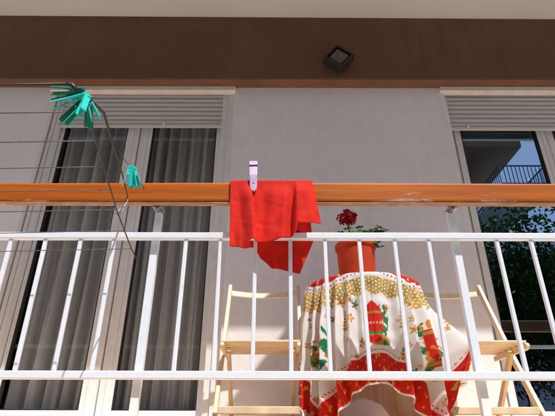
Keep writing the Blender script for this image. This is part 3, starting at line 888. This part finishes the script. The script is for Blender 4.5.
for k in range(4): bm.faces.new((lo[k], lo[(k+1) % 4], hi[(k+1) % 4], hi[k]))
mesh_obj('lamp_glass', bm, mg, lamp, bevel=.003)

# ------------------------------------------------------------------ drying rack outside the railing
rack = thing('drying_rack', 'thin clothes drying rack with grey lines sticking out from the railing', 'drying rack', (-.6, 1.88, 0))
RM = Matrix.Translation((.6, -1.88, 0))
def KP(name, bm, m, **k):
    o = mesh_obj(name, bm, m, rack, **k); o.matrix_parent_inverse = RM; return o
wy = [249, 231, 210, 190, 167, 141, 112, 84]
ax = [131, 124, 116, 110, 103, 95, 86, 71]
nodes = []
for k in range(8):
    D = 1.86-(1.86-.86)*k/7
    nodes.append(at(ax[k], wy[k], D))
bm = bmesh.new(); tube(bm, [at(136, 259, 1.93)]+nodes, .0028, 8); KP('side_arm', bm, M['rack'], smooth=True)
for k, nd in enumerate(nodes):
    bm = bmesh.new()
    L_ = 3.0; pts = []
    for q in range(13):
        t = q/12; pts.append(nd+Vector((-L_*t, 0, -.10*math.sin(PI*t)*.3 + .003*math.sin(9*t))))
    tube(bm, pts, .0018 if k < 7 else .0032, 6)
    KP('line' if k < 7 else 'outer_rod', bm, M['line'] if k < 7 else M['rack'], smooth=True)
bm = bmesh.new(); tube(bm, [nodes[-1], at(80, 91, .90), at(92, 102, 1.0), at(103, 113, 1.10), at(112, 143, 1.36), at(121, 172, 1.62), at(127, 196, 1.86), at(125, 207, 1.90)], [.0028, .0026, .003, .0042, .004, .003, .0026, .002], 8)
KP('brace', bm, M['rack'], smooth=True)
bm = bmesh.new(); tube(bm, [at(117, 150, 1.42), at(124, 160, 1.4), at(133, 171, 1.4), at(144, 190, 1.4)], .0015, 6); KP('hook_wire', bm, M['rack'], smooth=True)
bm = bmesh.new(); tube(bm, [at(127, 200, 1.89), at(124, 206, 1.86), at(118, 211, 1.83), at(114, 214, 1.82), at(117, 216, 1.83), at(123, 209, 1.86), at(126, 203, 1.88)], .0032, 8); KP('tie_cord', bm, M['cord'], smooth=True)
bm = bmesh.new(); tube(bm, [at(66, 84, .862), at(72, 86, .862), at(76, 92, .87)], .0055, 8); KP('rod_end', bm, M['black'], smooth=True)

# clothes pegs
def peg_root(mat_, label, loc, rot, grp):
    t = thing('clothes_peg', label, 'clothes peg', loc, rot, grp)
    for s in (-1, 1):
        bm = bmesh.new()
        # half peg: side outline (y, z), extruded along x (width .012); grip end z=0, handles towards -z
        o_ = [(.0005, .008), (.0048, .006), (.0060, -.010), (.0068, -.030), (.0105, -.076), (.0085, -.078), (.0038, -.034), (.0008, -.026), (.0006, -.014), (.0022, -.009), (.0022, -.004), (.0006, -.001)]
        f = [bm.verts.new((-.0068, s*y, z)) for y, z in o_]; b = [bm.verts.new((.0068, s*y, z)) for y, z in o_]
        bm.faces.new(f); bm.faces.new(b[::-1]); n = len(o_)
        for i in range(n): bm.faces.new((f[i], f[(i+1) % n], b[(i+1) % n], b[i]))
        mesh_obj('peg_half', bm, mat_, t)
    bm = bmesh.new(); tube(bm, [(-.0066, 0, -.028), (.0066, 0, -.028)], .0042, 10); mesh_obj('spring', bm, M['steel'], t, smooth=True)
    return t
def aim(a, b, roll=0.):
    """rotation that lays a peg with its grip at a and its handles towards b"""
    z = (Vector(a)-Vector(b)).normalized(); q = z.to_track_quat('Z', 'Y')
    return (q @ Matrix.Rotation(roll, 3, 'Z').to_quaternion()).to_euler()
def peg_set(mat_, items, grp):
    first = None
    for (a, b, roll, label) in items:
        a = Vector(a); b = Vector(b)
        if first is None: first = peg_root(mat_, label, a, aim(a, b, roll), grp)
        else: dup(first, a, aim(a, b, roll), label)
Dp = .88
G1 = 'green clothes pegs bunched at the rack corner'
peg_set(M['peg_green'], [
    (at(80, 90, Dp), at(45, 91, Dp+.012), .9, 'green clothes peg, topmost of the bunch at the rack corner'),
    (at(80, 94, Dp+.01), at(47, 98, Dp+.03), .2, 'green clothes peg pointing left, second from the top of the bunch'),
    (at(85, 99, Dp), at(63, 122, Dp+.01), .1, 'green clothes peg pointing down to the left in the bunch'),
    (at(88, 99, Dp-.01), at(88, 117, Dp+.03), .7, 'green clothes peg, rightmost of the bunch at the rack corner')], G1)
G2 = 'turquoise clothes pegs on the rack'
peg_set(M['peg_turq'], [
    (at(82, 96, Dp-.012), at(51, 106, Dp), 1.0, 'turquoise clothes peg pointing left in the green bunch'),
    (at(87, 100, Dp-.018), at(70, 121, Dp-.01), .9, 'turquoise clothes peg, lowest of the bunch at the rack corner'),
    (at(86, 97, Dp-.02), at(80, 112, Dp-.05), .5, 'turquoise clothes peg hanging down in the middle of the bunch'),
    (at(86, 96, Dp), at(92, 111, Dp), .3, 'turquoise clothes peg tilted to the right in the bunch'),
    (at(129, 168, 1.38), at(124, 189, 1.38), .4, 'turquoise clothes peg hanging before the handrail, leftmost of three'),
    (at(131, 168, 1.38), at(131, 195, 1.38), 1.4, 'turquoise clothes peg hanging before the handrail, middle one of three'),
    (at(133, 169, 1.38), at(139, 194, 1.38), .9, 'turquoise clothes peg hanging before the handrail, rightmost of three')], G2)

# ------------------------------------------------------------------ across the street (seen in the panes)
ob = thing('apartment_building', 'tan apartment block across the street, mirrored in the right balcony door', 'building', (0, -11, GZ))
OM = Matrix.Translation((0, 11, -GZ))
def OP(name, bm, m, **k):
    o = mesh_obj(name, bm, m, ob, **k); o.matrix_parent_inverse = OM; return o
bm = bmesh.new(); box(bm, -14, 8.2, -20, -11, GZ, 10.0); OP('wall', bm, M['opp_wall'])
bm = bmesh.new(); box(bm, -15, 9.15, -20, -8.2, 10.0, 10.25); OP('eaves', bm, M['opp_wall'])
for fl in range(4):
    for k in range(6):
        x = -12+k*3.4; z = GZ+1.0+fl*3.0
        bm = bmesh.new(); box(bm, x-.55, x+.55, -11.04, -10.98, z, z+1.5); f = OP('window', bm, M['opp_wall'])
        bm = bmesh.new(); box(bm, x-.47, x+.47, -10.978, -10.97, z+.08, z+1.42)
        g = mesh_obj('pane', bm, M['black'], f); g.matrix_parent_inverse = Matrix.Identity(4)
ob2 = thing('apartment_building', 'pale blue balcony block across the street, mirrored in the right balcony door', 'building', (11, -12, GZ))
OM2 = Matrix.Translation((-11, 12, -GZ))
def OP2(name, bm, m, par=None, **k):
    o = mesh_obj(name, bm, m, par or ob2, **k)
    if par is None: o.matrix_parent_inverse = OM2
    return o
bm = bmesh.new(); box(bm, 8.9, 20, -21, -12.6, GZ, 8.4); OP2('wall', bm, M['opp_white'])
bx0, bx1, by0, by1, bz = 8.35, 10.1, -9.9, -8.6, 8.55
bm = bmesh.new(); box(bm, bx0, bx1, -12.6, by1, bz-.18, bz); OP2('balcony_slab', bm, M['opp_white'])
bm = bmesh.new()
for z in (bz+.08, bz+.85):
    box(bm, bx0, bx1, by1-.06, by1-.02, z, z+.045); box(bm, bx0, bx0+.04, -12.6, by1-.06, z, z+.045); box(bm, bx1-.04, bx1, -12.6, by1-.06, z, z+.045)
k = bx0+.15
while k < bx1:
    box(bm, k, k+.022, by1-.05, by1-.03, bz, bz+.85); k += .15
k = -12.5
while k < by1:
    box(bm, bx0+.01, bx0+.03, k, k+.022, bz, bz+.85); box(bm, bx1-.03, bx1-.01, k, k+.022, bz, bz+.85); k += .15
OP2('balcony_rail', bm, M['opp_rail'])

def tree(x, y, h, r, label, m, seed):
    rnd = random.Random(seed)
    t = thing('street_tree', label, 'tree', (x, y, GZ), (0, 0, 0), 'street trees across the road')
    bm = bmesh.new(); tube(bm, [(0, 0, 0), (.05, 0, h*.25), (-.04, .05, h*.5), (.02, 0, h*.8)], [.16, .13, .09, .03], 10)
    for k in range(9):
        a = rnd.uniform(0, 6.28); z = h*rnd.uniform(.3, .7)
        tube(bm, [(0, 0, z), (r*.35*math.cos(a), r*.35*math.sin(a), z+.5), (r*.7*math.cos(a), r*.7*math.sin(a), z+.9)], [.06, .04, .015], 6)
    mesh_obj('trunk', bm, M['bark'], t, smooth=True)
    vs = []; fs = []
    cl = []
    for k in range(46):
        d = Vector((rnd.gauss(0, 1), rnd.gauss(0, 1), rnd.gauss(0, .9))).normalized()*rnd.uniform(.35, 1.)
        cl.append((Vector((d.x*r, d.y*r, h*.66+d.z*h*.34)), rnd.uniform(.25, .5)*r*.9))
    for c, cr_ in cl:
        for q in range(230):
            d = Vector((rnd.gauss(0, 1), rnd.gauss(0, 1), rnd.gauss(0, .7)))*cr_*.45
            p = c+d; u = Vector((rnd.uniform(-1, 1), rnd.uniform(-1, 1), rnd.uniform(-1, 1))).normalized(); v = u.orthogonal().normalized(); s = rnd.uniform(.05, .10)
            i = len(vs); vs += [p-u*s, p+v*s*.5, p+u*s, p-v*s*.5]; fs.append((i, i+1, i+2, i+3))
    me = bpy.data.meshes.new('crown'); me.from_pydata(vs, [], fs); me.materials.append(m)
    o = link(bpy.data.objects.new('crown', me)); o.parent = t
tree(4.6, -6.6, 7.9, 2.6, 'dense dark street tree opposite, first from the left in the right balcony door', M['tree_leaf'], 1)
tree(7.6, -6.9, 8.0, 2.8, 'broad dark street tree opposite, mirrored in the right balcony door', M['tree_leaf'], 2)
tree(10.8, -7.4, 8.0, 2.6, 'lighter green street tree opposite, at the right end', M['tree_leaf2'], 3)
tree(8.2, -9.9, 8.9, 3.0, 'tall dark tree behind the row of street trees opposite', M['tree_leaf'], 5)
tree(-6., -7.4, 6.4, 2.3, 'bushy street tree opposite, before the tan apartment block', M['tree_leaf'], 4)
